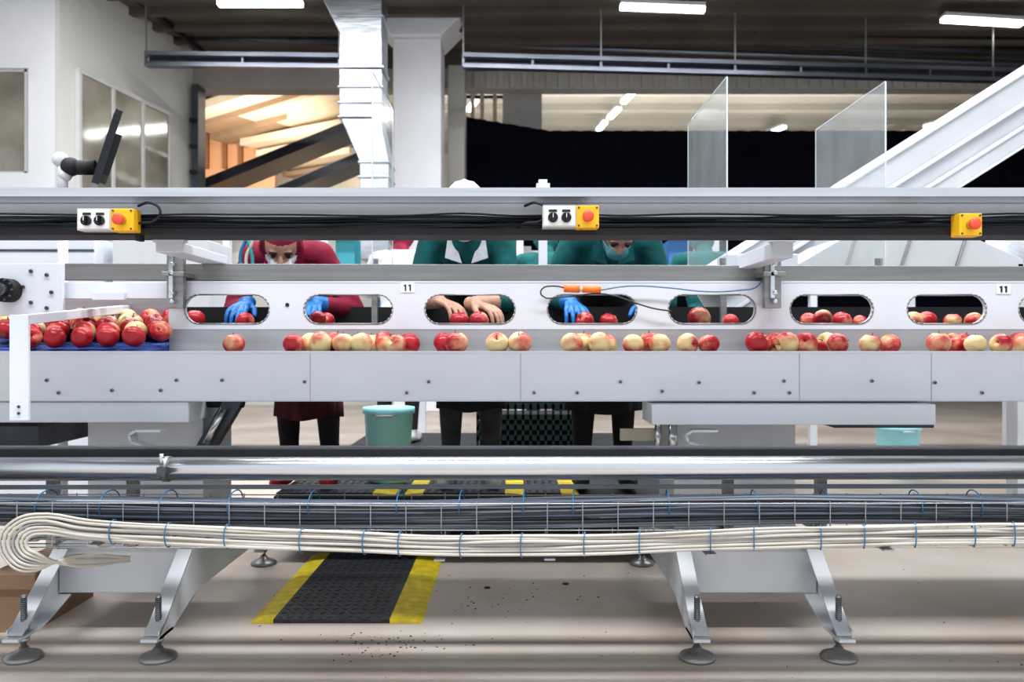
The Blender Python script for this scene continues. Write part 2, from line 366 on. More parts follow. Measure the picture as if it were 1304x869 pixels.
m.beam((WX(80,3.0),3.0,(WZ(357,3.0)+WZ(335,3.0))/2),(XR,3.0,(WZ(361,3.0)+WZ(341,3.0))/2),.03,.062,railm)
m.done('steel_guide_rail',mc,bevel=.002)
m=MB(); m.box((xs-.6,3.02,1.02),(XR,3.6,1.045),dsteel); m.box((xs-.6,3.02,.93),(XR,3.6,.99),dsteel)
m.box((xs-.6,3.6,.85),(XR,3.62,1.15),black)
m.done('sorting_belt',mc)
m=MB()
m.box((XL,2.9,WZ(402,2.9)),(WX(80,2.9),2.915,WZ(335,2.9)),white)
m.box((WX(80,2.93),2.93,WZ(380,2.93)),(WX(216,2.93),2.95,WZ(359,2.93)),white)
m.box((WX(118,2.91),2.905,WZ(382,2.91)),(WX(158,2.91),2.93,WZ(372,2.91)),white)
m.box((XL,3.34,1.0),(WX(216,3.3),3.36,1.22),gsteel)
c=W(14,370,2.9); m.cyl(c,c+Vector((0,-.05,0)),.042,black); m.cyl(c+Vector((0,-.05,0)),c+Vector((0,-.07,0)),.022,dsteel); m.cyl(c+Vector((0,-.07,0)),c+Vector((0,-.08,0)),.01,steel)
for k in range(10):
    t=math.pi*2*k/10; m.cyl(c+Vector((.036*math.cos(t),-.05,.036*math.sin(t))),c+Vector((.036*math.cos(t),-.058,.036*math.sin(t))),.005,dsteel,seg=6)
for a,b in ((40,345),(40,385),(60,350),(66,372),(60,392),(30,365)):
    p=W(a,b,2.9); m.cyl(p,p+Vector((0,-.008,0)),.007,dsteel,seg=8)
m.done('infeed_side_plate',mc,bevel=.002)
m=MB()
m.beam(W(160,393,3.33),(-1.50,2.50,1.065),.035,.03,white)
m.box((-1.53,2.485,.757),(-1.472,2.497,1.08),white); m.box((-1.53,2.497,.757),(-1.525,2.56,1.08),white)
for z in (.78,.80): m.cyl((-1.50,2.48,z),(-1.50,2.485,z),.005,dsteel,seg=8)
m.done('frame_bracket',mc,bevel=.002)
m=MB()
m.prism([Vector((XL,Yf+.02,.93)),Vector((XL,Yf+.02,.955)),Vector((XL,3.33,1.05)),Vector((XL,3.33,1.02))],(WX(222,3.0)-XL,0,0),bbelt)
for i in range(14):
    t=i/13; y=Yf+.05+.55*t; z=.953+.095*t; m.cyl((XL,y,z),(WX(216,3),y,z),.010,bbelt,seg=10)
m.done('infeed_roller_belt',mc)
m=MB()
for x in (-1.45,-1.2,.66,.95):
    m.box((x,2.54,.36),(x+.03,2.57,.66),steelr); m.box((x,2.44,.40),(x+.03,2.94,.42),steelr); m.beam((x+.015,2.55,.645),(x+.015,2.94,.55),.03,.02,steelr)
m.done('pipe_rack_brackets',mc)
def stand(X0,X1):
    e=empty('machine_stand')
    m=MB(); m.box((X0,2.80,WZ(755,2.8)),(X1,3.25,.30),white2); m.box((X0-.01,2.79,.30),(X1+.01,3.3,.315),white2)
    m.done('base_box',e,bevel=.003)
    for fx,sgn in ((X0-.008,-1),(X1+.008,1)):
        m=MB()
        prof=[(2.52,.075),(2.52,.105),(2.56,.115),(2.78,.29),(3.45,.29),(3.66,.115),(3.70,.105),(3.70,.075),(3.62,.075),(3.38,.14),(2.84,.14),(2.62,.075)]
        m.prism([Vector((fx-(.004 if sgn>0 else 0),y,z)) for y,z in prof],(.004,0,0),white2)
        w=.05*(-sgn)
        for (a,b) in (((2.56,.115),(2.78,.29)),((3.45,.29),(3.66,.115)),((2.52,.09),(2.56,.115)),((2.62,.075),(2.80,.13))):
            m.beam((fx+w/2,a[0],a[1]),(fx+w/2,b[0],b[1]),.05,.005,white2)
        m.box((min(fx,fx+w),2.50,.075),(max(fx,fx+w),2.62,.085),white2); m.box((min(fx,fx+w),3.6,.075),(max(fx,fx+w),3.72,.085),white2)
        m.done('leg',e)
        for fy in (2.57,3.66):
            x=fx+w*.5; m=MB()
            m.lathe([(.0,0),(.055,0),(.057,.006),(.052,.014),(.030,.024),(.016,.030),(.014,.038),(0,.038)],(x,fy,0),steelr)
            m.cyl((x,fy,.035),(x,fy,.20),.0085,steelr,seg=12)
            for k in range(16): m.cyl((x,fy,.10+k*.006),(x,fy,.103+k*.006),.0098,dsteel,seg=12)
            m.cyl((x,fy,.088),(x,fy,.10),.017,steel,seg=6); m.cyl((x,fy,.055),(x,fy,.067),.017,steel,seg=6)
            m.done('levelling_foot',e)
stand(WX(75,2.8),WX(245,2.8)); stand(WX(862,2.8),WX(1040,2.8))
# ================================================================ overhead tray
tr_=empty('overhead_cable_tray')
m=MB()
m.box((XL,2.40,1.438),(XR,2.615,1.444),steel); m.box((XL,2.394,1.424),(XR,2.400,1.450),steel)
m.box((XL,2.615,1.325),(XR,2.622,1.445),slate); m.box((XL,2.44,1.322),(XR,2.614,1.327),black); m.box((XL,2.434,1.316),(XR,2.440,1.336),black)
m.box((XL,2.595,1.395),(XR,2.614,1.437),steel)
m.done('tray_channel',tr_)
paths=[]
for i in range(12):
    y=random.uniform(2.50,2.585); z=1.335+.0047*i+random.uniform(-.003,.003); pts=[]
    for j in range(34):
        x=XL+(XR-XL)*j/33; pts.append((x,y+random.uniform(-.006,.006),z+random.uniform(-.004,.004)))
    paths.append((pts,random.choice([.7,1,1.2]),random.choice([0,1,1,2,2])))
curves('tray_cables',paths,.0042,[black,cabd,cabm],tr_,3)
def loopc(name,px,par):
    pts=[W(px,262,2.42),W(px+15,258,2.40),W(px+28,268,2.39),W(px+22,280,2.40),W(px,284,2.42),W(px-10,290,2.45)]
    curves(name,[(pts,1,0)],.004,[black],par)
loopc('cable_loop_a',176,tr_); loopc('cable_loop_b',668,tr_)
m=MB(); m.box(W(172,306,2.44),W(184,285,2.47),black)
for i in range(22):
    x=-2.5+i*.24; m.box((x,2.435,1.330),(x+.004,2.47,1.336),label)
m.done('cable_gland',tr_)
def cbox(px,py,full=True):
    Y=2.385; e=empty('control_box' if full else 'emergency_stop_box'); D=.05
    if full:
        m=MB(); m.box((WX(px,Y),Y,WZ(py+28,Y)),(WX(px+43,Y),Y+D,WZ(py,Y)),mat('grey_enclosure',(.55,.55,.53),.4))
        m.box((WX(px+2,Y),Y-.002,WZ(py+26,Y)),(WX(px+41,Y),Y,WZ(py+2,Y)),label)
        m.done('grey_enclosure',e,bevel=.003)
        for k in (13,30):
            m=MB(); c=W(px+k,py+16,Y); m.cyl(c,c+Vector((0,-.012,0)),.0145,blackm); m.box((c.x-.003,c.y-.022,c.z-.012),(c.x+.003,c.y-.010,c.z+.012),black)
            m.box((c.x-.001,c.y-.0228,c.z-.002),(c.x+.001,c.y-.022,c.z+.011),label)
            m.box((c.x-.012,c.y-.004,c.z+.017),(c.x+.012,c.y,c.z+.024),ink); m.done('selector_knob',e,bevel=.0005)
        px+=43
    m=MB(); m.box((WX(px,Y),Y,WZ(py+29,Y)),(WX(px+29,Y),Y+D,WZ(py,Y)),yellow); m.done('yellow_enclosure',e,bevel=.003)
    m=MB(); c=W(px+14,py+15,Y); m.cyl(c,c+Vector((0,-.015,0)),.014,steel); m.cyl(c+Vector((0,-.012,0)),c+Vector((0,-.026,0)),.015,red,r1=.017); m.sph(c+Vector((0,-.026,0)),.017,red,sc=(1,.45,1)); m.done('mushroom_button',e)
    m=MB()
    for a,b in ((3,3),(26,3),(3,26),(26,26)):
        q=W(px+a,py+b,Y); m.cyl(q,q+Vector((0,-.003,0)),.003,dsteel,seg=8)
    m.done('screws',e)
cbox(98,265); cbox(691,261); cbox(1222,271,False)
def clamp(px0,px1,ptop,pbot,postpx):
    e=empty('tray_support_bracket'); Y=2.60
    m=MB(); m.box((WX(px0,Y),Y,WZ(pbot,Y)),(WX(px1,Y),3.02,min(1.314,WZ(ptop,Y))),white); m.box((WX(px0,Y)-.008,Y-.006,WZ(ptop+3,Y)-.03),(WX(px1,Y)+.008,Y+.03,1.314),white); m.done('arm',e,bevel=.003)
    m=MB(); x0=WX(postpx,2.9); x1=WX(postpx+21,2.9); m.box((x0,2.90,WZ(392,2.9)),(x1,2.93,WZ(318,2.9)),steelr); m.box((x0+.015,2.88,WZ(380,2.9)),(x0+.03,2.9,WZ(322,2.9)),steel)
    for z in (1.14,1.17,1.24,1.27): m.cyl(((x0+x1)/2,2.87,z),((x0+x1)/2,2.9,z),.008,steel,seg=8)
    m.box((x0-.01,2.88,WZ(352,2.9)),(x1+.01,2.98,WZ(346,2.9)),steelr)
    m.done('post',e,bevel=.002)
clamp(198,232,289,321,212); clamp(984,1010,292,328,974)
e=empty('sensor_cable'); Yk=2.925
m=MB(); m.cyl(W(718,367,Yk),W(738,368,Yk),.013,orange); m.cyl(W(742,368,Yk),W(765,369,Yk),.012,orange); m.cyl(W(735,368,Yk),W(745,368,Yk),.009,white2); m.done('connector',e)
curves('lead',[([W(722,367,Yk),W(705,364,Yk),W(690,368,Yk),W(690,376,Yk),W(715,378,Yk),W(770,374,Yk),W(830,392,Yk),W(855,396,Yk)],1,0),([W(765,369,Yk),W(800,364,Yk),W(850,366,Yk),W(900,371,Yk),W(945,369,Yk),W(962,366,Yk),W(972,355,Yk)],1,1)],.0028,[cabd,mat('blue_grey_cable',(.12,.22,.32),.5)],e)
def label11(px,py):
    e=empty('number_label'); m=MB(); m.box(W(px-9,py+6,2.946),W(px+9,py-6,2.9475),label); m.done('paper',e)
    m=MB()
    for k in (-3.5,2.5):
        m.box(W(px+k,py+4,2.9445),W(px+k+1.8,py-4,2.946),ink); m.box(W(px+k-1.5,py-2.2,2.9445),W(px+k,py-3.4,2.946),ink)
    m.done('digits',e)
label11(519,366); label11(1278,368)
# ================================================================ lower pipes, tray
pe=empty('stainless_pipe'); m=MB(); Yp=2.40
m.cyl((XL,Yp,WZ(598,Yp)),(XR,Yp,WZ(594,Yp)),.0345,steel,seg=40); m.done('tube',pe)
m=MB(); c=W(213,597,Yp); m.cyl(c-Vector((.008,0,0)),c+Vector((.008,0,0)),.0375,steelr,seg=32); m.box((c.x-.01,Yp-.05,c.z-.012),(c.x+.014,Yp-.03,c.z+.012),dsteel); m.cyl(c+Vector((0,-.04,.02)),c+Vector((0,-.04,.05)),.006,steel)
m.done('pipe_clamp',pe)
m=MB(); m.box((XL,2.47,WZ(587,2.47)),(XR,2.53,WZ(571,2.47)),black); m.box((XL,2.50,WZ(571,2.5)),(XR,2.53,WZ(568.5,2.5)),dsteel); m.done('black_support_rail',bevel=.004)
wt=empty('wire_mesh_cable_tray')
paths=[]
zT=.545; zB=.420; y0,y1=2.31,2.44
rows=[(y0,zT),(y0,.470),(y0,.445),(y0,zB),(2.35,zB),(2.40,zB),(y1,zB),(y1,.485),(y1,zT)]
for (y,z) in rows: paths.append(([(XL,y,z),(0,y,z-.006),(XR,y,z)],1,0))
for i in range(56):
    x=XL+.1*i; paths.append(([(x,y0,zT),(x,y0,(zT+zB)/2),(x,y0,zB)],1,0)); paths.append(([(x,y0,zB),(x,(y0+y1)/2,zB),(x,y1,zB)],1,0)); paths.append(([(x,y1,zB),(x,y1,(zT+zB)/2),(x,y1,zT)],1,0))
curves('mesh_wires',paths,.0017,[wire],wt,2)
m=MB(); m.beam((XL,2.45,.560),(XR,2.45,.566),.012,.012,cabg); m.done('tray_edge_strip',wt)
paths=[]
for i in range(44):
    if i<26: y=random.uniform(2.335,2.425); z=random.uniform(.485,.548)
    else: y=2.322+random.uniform(0,.012); z=.482+.0042*(i-26)
    ph=random.uniform(0,6); pts=[]
    for j in range(30):
        x=XL+(XR-XL)*j/29; sag=-.016*math.exp(-((x+.1)/.9)**2)+.006*math.sin(x*2.3+.5)
        pts.append((x,y+random.uniform(-.002,.002),z+sag+random.uniform(-.0015,.0015)+.0025*math.sin(x*4+ph)))
    paths.append((pts,random.choice([.8,1,1.15]),random.choice([0,0,1,2,2,3])))
curves('upper_cable_bundle',paths,.0042,[cabd,cabg,mat('slate_cable',(.08,.10,.14),.45),cabm],wt,3)
be=empty('beige_cable_bundle')
def bz(px):
    t=(px-75)/1229.
    pts=[(-.3,668),(0,674),(.12,681),(.3,690),(.42,695),(.55,693),(.75,685),(.9,681),(1,680),(1.6,683)]
    for a,b in zip(pts,pts[1:]):
        if a[0]<=t<=b[0]:
            u=(t-a[0])/(b[0]-a[0]); u=u*u*(3-2*u); return a[1]+(b[1]-a[1])*u
    return 683
paths=[]; Yb=2.27
for i in range(14):
    dz=(i%7-3)*3.8; dy=(i//7)*.011
    pts=[W(165,712+dz*.2,Yb+.25),W(90,714+dz*.5,Yb+.10)]
    for a in (110,150,190,230,265):
        t=math.radians(a); rr=25-dz*1.1
        pts.append(W(50+1.35*rr*math.cos(t),692+rr*math.sin(t),Yb+dy+.02))
    for px in range(110,1700,110):
        pts.append(W(px+random.uniform(-8,8),bz(px)+dz+random.uniform(-1.2,1.2),Yb+dy+random.uniform(-.004,.004)))
    paths.append((pts,random.choice([.8,1,1.1]),1 if i in(3,9,12) else 0))
curves('cables',paths,.0044,[cabb,mat('light_grey_cable',(.36,.36,.37),.5)],be,5)
def ties(name,pxs,f,ry,rz,Y,par,r=.0018):
    paths=[]
    for px in pxs:
        c=W(px,f(px),Y); pts=[]
        for k in range(9):
            t=2*math.pi*k/8; pts.append((c.x+.005*math.cos(t),c.y+ry*math.cos(t),c.z+rz*math.sin(t)))
        paths.append((pts,1,0))
    curves(name,paths,r,[bluet],par,3)
ties('cable_ties',[145,215,290,385,465,510,588,665,745,815,905,960,1045,1100,1165,1240,1290],bz,.018,.034,Yb+.006,be)
ties('cable_ties',[60,140,215,300,400,510,588,668,730,850,960,1050,1165,1240],lambda p:642,.055,.040,2.372,wt)
m=MB()
for px in (120,330,560,700,905,1130):
    c=W(px,bz(px)+17,Yb); m.box((c.x-.015,Yb-.012,c.z-.004),(c.x+.015,2.33,c.z),wire); m.box((c.x-.002,2.325,c.z),(c.x+.002,2.33,.43),wire)
m.done('bundle_hangers',be)
# ================================================================ platform, mats
m=MB(); m.box((-1.09,3.73,.13),(.80,4.55,.29),platm)
for x in (-1.05,-.3,.3,.72):
    for y in (4.0,4.45): m.box((x,y,0),(x+.06,y+.06,.13),platm)
m.done('worker_platform',bevel=.004)
def fmat(x0,x1,y0,y1,z,s1,s2,th=.014):
    m=MB(); m.box((x0+s1,y0,z),(x1-s2,y1,z+th),dm)
    if s1: m.prism([Vector((x0,y0,z)),Vector((x0+s1,y0,z)),Vector((x0+s1,y0,z+th+.001)),Vector((x0+.02,y0,z+th*.5))],(0,y1-y0,0),ymat)
    if s2: m.prism([Vector((x1-s2,y0,z)),Vector((x1,y0,z)),Vector((x1-.02,y0,z+th*.5)),Vector((x1-s2,y0,z+th+.001))],(0,y1-y0,0),ymat)
    n=int((x1-x0-s1-s2)/.035)
    for i in range(n):
        for j in range(int((y1-y0)/.045)):
            cx_=x0+s1+.02+i*.035; cy=y0+.02+j*.045
            m.box((-.010,-.0022,0),(.010,.0022,.0022),dm,Matrix.Translation((cx_,cy,z+th))@Matrix.Rotation(math.pi/4*(1 if (i+j)%2 else -1),4,'Z'))
    m.done('anti_fatigue_mat')
fmat(-.930,-.318,2.89,3.80,.0005,.085,.115)
fmat(-1.08,WX(503,3.75),3.74,4.4,.2905,0,.10)
fmat(WX(514,3.75),WX(668,3.75),3.74,4.4,.2905,.09,.09)
fmat(WX(669,3.75),WX(738,3.75),3.74,4.4,.2905,0,.085)
m=MB(); m.box((1.72,4.6,0),(1.86,5.2,.012),ymat); m.box((1.86,4.6,0),(2.4,5.2,.012),dm); m.done('anti_fatigue_mat')
m=MB()
for i in range(150):
    if i<75: x=random.gauss(-.42,.09); y=random.gauss(2.70,.06)
    elif i<110: x=random.gauss(-.05,.15); y=random.gauss(3.15,.12)
    else: x=random.uniform(-1.0,2.0); y=random.uniform(2.5,3.6)
    s=random.uniform(.0012,.004); m.box((-s,-s*.6,0),(s,s*.6,s*.5),stemm,Matrix.Translation((x,y,.0002))@Matrix.Rotation(random.uniform(0,3),4,'Z'))
for (x,y) in ((.22,3.35),(.95,3.4),(-.1,3.3)):
    m.sph((x,y,.004),.014,stemm,seg=8,sc=(1,.7,.3))
m.done('floor_debris')
def bucket(x,y,z,r,h):
    e=empty('bucket'); m=MB()
    m.lathe([(0,0),(r*.76,0),(r*.78,.01),(r*.96,h-.03),(r*1.03,h-.028),(r*1.03,h),(r*.96,h),(r*.76,.02),(0,.02)],(x,y,z),bucketm,seg=40); m.done('pail',e)
    pts=[(x-r*1.04,y,z+h-.02),(x-r*.8,y-.5*r,z+h-.02),(x,y-r*1.1,z+h-.035),(x+r*.8,y-.5*r,z+h-.02),(x+r*1.04,y,z+h-.02)]
    curves('handle',[(pts,1,0)],.003,[wire],e)
    m=MB(); m.cyl((x-.04,y-r*1.1,z+h-.035),(x+.04,y-r*1.1,z+h-.035),.008,white2); m.done('grip',e)
bucket(WX(495,4.05),4.05,.307,.125,.365); bucket(WX(1143,6),6,0,.16,.385)
def crate(x0,x1,y0,y1,z0,h):
    m=MB(); t=.012
    m.box((x0,y0,z0),(x1,y1,z0+t),green)
    for z in (0,h*.3,h*.5,h*.7,h-.03):
        m.box((x0,y0,z0+z),(x1,y0+t,z0+z+.03),green); m.box((x0,y1-t,z0+z),(x1,y1,z0+z+.03),green); m.box((x0,y0,z0+z),(x0+t,y1,z0+z+.03),green); m.box((x1-t,y0,z0+z),(x1,y1,z0+z+.03),green)
    n=14
    for i in range(n+1):
        x=x0+(x1-x0-.015)*i/n; m.box((x,y0,z0),(x+.015,y0+t,z0+h),green)
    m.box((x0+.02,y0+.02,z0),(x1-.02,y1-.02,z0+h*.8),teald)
    m.done('plastic_crate')
for i in range(2): crate(WX(608,5),WX(742,5),4.85,5.15,i*.315,.31)
m=MB()
m.box((-1.80,2.80,0),(-1.64,3.2,.20),cardb); m.box((-1.81,2.79,.15),(-1.63,2.80,.20),cardb); m.done('cardboard_box')
def divider(x,y0,y1,z0,z1):
    e=empty('acrylic_divider'); m=MB(); m.box((x-.002,y0,z0),(x+.002,y1,z1),ac); m.done('sheet',e)
    m=MB(); m.box((x-.003,y0-.003,z0),(x+.003,y0+.001,z1),acedge); m.box((x-.002,y0,z1),(x+.002,y1,z1+.003),acedge); m.box((x-.002,y1,z0),(x+.002,y1+.003,z1),acedge)
    m.box((x-.012,y0+.05,1.05),(x+.012,y0+.075,z0+.05),steelr); m.done('edges',e)
divider(-.585,3.42,4.0,1.30,2.13); divider(.895,3.40,4.15,1.30,2.10); divider(1.555,3.40,4.18,1.30,2.08)
m=MB()
m.box((WX(686,3.3),3.3,1.05),(WX(697,3.3),3.33,WZ(228,3.3)),white); m.box((WX(683,3.3),3.28,WZ(241,3.3)),(WX(700,3.3),3.35,WZ(234,3.3)),white)
m.done('divider_post')
e=empty('monitor')
m=MB(); M=Matrix.Translation(W(132,200,3.1))@Matrix.Rotation(math.radians(-60),4,'Z')@Matrix.Rotation(math.radians(-16),4,'X')
m.box((-.19,-.012,-.14),(.19,.012,.145),blackm,M); m.box((-.18,-.0135,-.125),(.18,-.012,.13),screen,M); m.box((-.10,.012,-.08),(.10,.035,.08),black,M); m.done('display',e,bevel=.003)
m=MB(); m.sph(W(77,203,3.1),.030,white2); m.sph(W(83,222,3.1),.026,white2); m.cyl(W(85,213,3.1),W(122,213,3.12),.028,black); m.sph(W(90,212,3.1),.036,black); m.cyl((WX(80,3.45),3.45,0),(WX(80,3.45),3.45,WZ(240,3.45)),.02,white2); m.cyl(W(80,250,3.1),W(80,205,3.1),.018,white2); m.beam(W(80,250,3.1),(WX(80,3.45),3.45,WZ(250,3.1)),.04,.04,white2); m.done('arm',e)
# ================================================================ inclined conveyor
e=empty('inclined_conveyor'); Yi=4.9
a=W(1060,243,Yi); b=W(1304,89,Yi); d=(b-a).normalized(); up=Vector((-d.z,0,d.x))
p0=a-d*.9; p1=b+d*1.4
m=MB()
th=(WZ(88,Yi)-WZ(186,Yi))*abs(d.x)
def strip(o0,o1,y0,y1,mt):
    m.prism([p0-up*o0+Vector((0,y0,0)),p1-up*o0+Vector((0,y0,0)),p1-up*o1+Vector((0,y0,0)),p0-up*o1+Vector((0,y0,0))],(0,y1-y0,0),mt)
strip(0,.02,-.03,.55,white); strip(.02,th*.40,0,.02,white2); strip(th*.40,th*.46,-.03,.02,white); strip(th*.46,th*.70,.02,.05,white2); strip(th*.70,th*.76,-.02,.05,white); strip(th*.76,th*.97,.0,.02,white2); strip(th*.97,th,-.03,.55,white); strip(.02,th*.97,.53,.55,white2)
m.done('side_frame',e,bevel=.003)
m=MB(); m.box((3.7,Yi+.02,0),(3.82,Yi+.14,2.5),white2); m.box((3.7,Yi+.42,0),(3.82,Yi+.54,2.5),white2); m.box((1.5,Yi+.1,0),(1.58,Yi+.2,1.35),white2); m.done('legs',e)
m=MB()
m.prism([W(1000,345,4.2),W(1075,302,4.2),W(1240,302,4.2),W(1304,330,4.2),W(1304,350,4.2)],(0,.5,0),white2)
for px in (1090,1160,1230): m.beam(W(px,302,4.19),W(px-14,345,4.19),.01,.02,steelr,up=(0,1,0))
m.box(W(925,345,4.2),W(1000,328,4.4),white); m.box((1.3,4.2,0),(1.36,4.3,1.4),white2); m.box((2.6,4.2,0),(2.7,4.3,1.4),white2)
m.done('discharge_hopper',bevel=.004)
m=MB()
m.sph((2.62,4.3,1.52),.12,wcloth,sc=(1,.7,1)); m.sph((2.74,4.32,1.50),.11,wcloth,sc=(1,.6,1.1)); m.sph((2.66,4.28,1.64),.05,wcloth,sc=(1,.7,1.3)); m.done('white_plastic_sack')
e=empty('rear_packing_line')
m=MB(); Yr=7.2
m.box((-3.5,Yr,1.50),(4.5,Yr+.8,1.56),white); m.box((-3.5,Yr-.02,1.40),(4.5,Yr,1.50),white2); m.box((-3.5,Yr-.02,1.95),(4.5,Yr+.02,2.0),steelr)
for i in range(10): x=-3.4+i*.86; m.box((x,Yr-.03,0),(x+.06,Yr+.03,2.0),white)
m.done('line_frame',e)
m=MB()
cm=[mat('crate_blue',(.05,.18,.42),.5),white,mat('crate_grey',(.35,.38,.42),.5),mat('box_teal',(.05,.30,.36),.5),white2,cabb]
for i in range(26):
    x=-3.4+i*.3+random.uniform(-.05,.05); h=random.uniform(.12,.38); m.box((x,Yr+.1,1.56),(x+random.uniform(.12,.26),Yr+.4,1.56+h),random.choice(cm))
m.done('packed_goods',e)
m=MB()
m.box((-1.1,5.45,.13),(1.8,6.3,.29),platm)
for x in (-1.0,1.7):
    for y in (5.5,6.2): m.box((x,y,0),(x+.06,y+.06,.13),platm)
m.done('worker_platform')
m=MB(); m.box((-3.6,4.6,0),(-2.35,5.2,WZ(303,4.6)),white); m.box((-3.6,4.59,WZ(320,4.6)),(-2.35,4.6,WZ(317,4.6)),dsteel); m.box((-2.3,4.7,0),(-1.75,5.1,WZ(305,4.7)),white2); m.done('machine_cabinet',bevel=.01)
curves('coloured_hose_bundle',[([W(308,345,3.3),W(306,325,3.3),W(312,308,3.3),W(322,290,3.3)],1,0),([W(314,345,3.3),W(314,325,3.3),W(320,312,3.3),W(328,290,3.3)],1,1),([W(322,345,3.3),W(321,325,3.3),W(316,308,3.3),W(308,290,3.3)],1,2)],.007,[bluet,cabb,mat('teal_hose',(.02,.3,.3),.4)])
# ================================================================ APPLES
def apples(name,lst):
    verts=[];faces=[];bl=[];mi=[]; prof=[]
    for i in range(13):
        t=math.pi*i/12
        r=.042*math.sin(t)*(1+.08*math.cos(t)); z=.038*math.cos(t)
        if i==0: r=0; z=.026
        if i==1: r=.009; z=.031
        if i==2: r=.020; z=.0365
        if i==12: r=0; z=-.030
        if i==11: r=.010; z=-.034
        prof.append((r,z))
    seg=18
    for (p,sc_,b) in lst:
        R=Matrix.Rotation(random.uniform(0,6.3),3,'Z')@Matrix.Rotation(random.choice([random.uniform(0,.5),random.uniform(.8,2)]),3,'X')@Matrix.Rotation(random.uniform(0,6.3),3,'Z')
        base=len(verts)
        for (r,z) in prof:
            for k in range(seg):
                a=2*math.pi*k/seg; lob=1+.02*math.cos(5*a)*(1 if z<0 else .3)
                v=R@Vector((r*lob*math.cos(a),r*lob*math.sin(a),z))*sc_
                verts.append(p+v); bl.append(b+.20*math.cos(a)+ (-.05 if r<.015 else 0))
        for i in range(len(prof)-1):
            for k in range(seg):
                k2=(k+1)%seg; faces.append((base+i*seg+k,base+(i+1)*seg+k,base+(i+1)*seg+k2,base+i*seg+k2)); mi.append(0)
        base=len(verts)
        for (z,r) in ((.026,.0018),(.046,.0014)):
            for k in range(5): a=2*math.pi*k/5; verts.append(p+R@Vector((r*math.cos(a)+(z-.026)*.2,r*math.sin(a),z))*sc_); bl.append(0)
        for k in range(5): k2=(k+1)%5; faces.append((base+k,base+k2,base+5+k2,base+5+k)); mi.append(1)
    me=bpy.data.meshes.new(name); me.from_pydata([tuple(v) for v in verts],[],faces)
    me.materials.append(am); me.materials.append(stemm)
    me.polygons.foreach_set('material_index',mi); me.polygons.foreach_set('use_smooth',[True]*len(faces))
    at=me.attributes.new('blush','FLOAT','POINT'); at.data.foreach_set('value',bl)
    o=bpy.data.objects.new(name,me); col.objects.link(o); return o
L=[]
Rr,Oo,Yy=.47,.25,.04
row=[(298,.55,0),(374,Rr,0),(394,Yy,1),(408,Yy,0),(428,Rr,1),(437,Oo,0),(460,Yy,0),(474,Yy,1),(489,Rr,1),(505,Oo,0),(521,Rr,1),(565,Rr,1),(581,Rr,0),(633,Yy,0),(660,Rr,1),(662,Oo,0),(728,Oo,0),(743,Oo,1),(763,Yy,0),(774,Yy,1),(806,Oo,0),(827,Oo,1),(840,Oo,0),(875,Oo,0),(903,Rr,0),(963,Rr,0),(972,Rr,1),(987,Oo,1),(1003,Yy,0),(1026,Rr,0),(1053,Oo,1),(1066,Oo,0),(1108,Rr,0),(1133,Rr,1),(1195,Oo,0),(1215,Rr,1),(1228,Rr,1),(1242,Yy,0),(1275,Oo,0),(1297,Oo,1),(1330,Rr,0),(1365,Oo,0)]
for px,b,k in row:
    Y=2.825 if k==0 else 2.895+random.uniform(-.004,.004)
    s=random.uniform(.86,1.0); L.append((Vector((WX(px,Y),Y,.955+.037*s)),s,b+random.uniform(-.05,.05)))
apples('apples_in_gutter',L)
L=[]
for k in range(6):
    y=2.825+.085*k; zb_=.965+.095*(y-2.77)/.58
    x=-2.3+(k%2)*.045
    while x<WX(214,2.95):
        if random.random()<.86:
            s=random.uniform(.85,1.0); L.append((Vector((x,y+random.uniform(-.01,.01),zb_+.043*s+ (.0 if k<1 else random.uniform(0,.012)))),s,random.choice([.55,.55,.6,.65,Oo,Yy])))
        x+=random.uniform(.083,.097)
apples('apples_on_infeed',L)
L=[]
bl_=[(890,3.06,Rr),(1048,3.12,Rr),(1030,3.3,.6),(1072,3.3,.6),(1163,3.2,Yy),(1180,3.3,.6),(1213,3.2,Rr),(1240,3.25,Oo),(930,3.45,.6),(610,3.2,Rr),(585,3.3,.6),(415,3.3,.6),(405,3.1,.65),(312,3.3,.6),(745,3.2,.6),(775,3.4,.6),(1320,3.3,Rr),(1095,3.45,.6)]
for px,Y,b in bl_:
    s=random.uniform(.8,.95)
    if px==890: s=1.05
    L.append((Vector((WX(px,Y),Y,1.046+.037*s)),s,b))
apples('apples_on_sorting_belt',L)
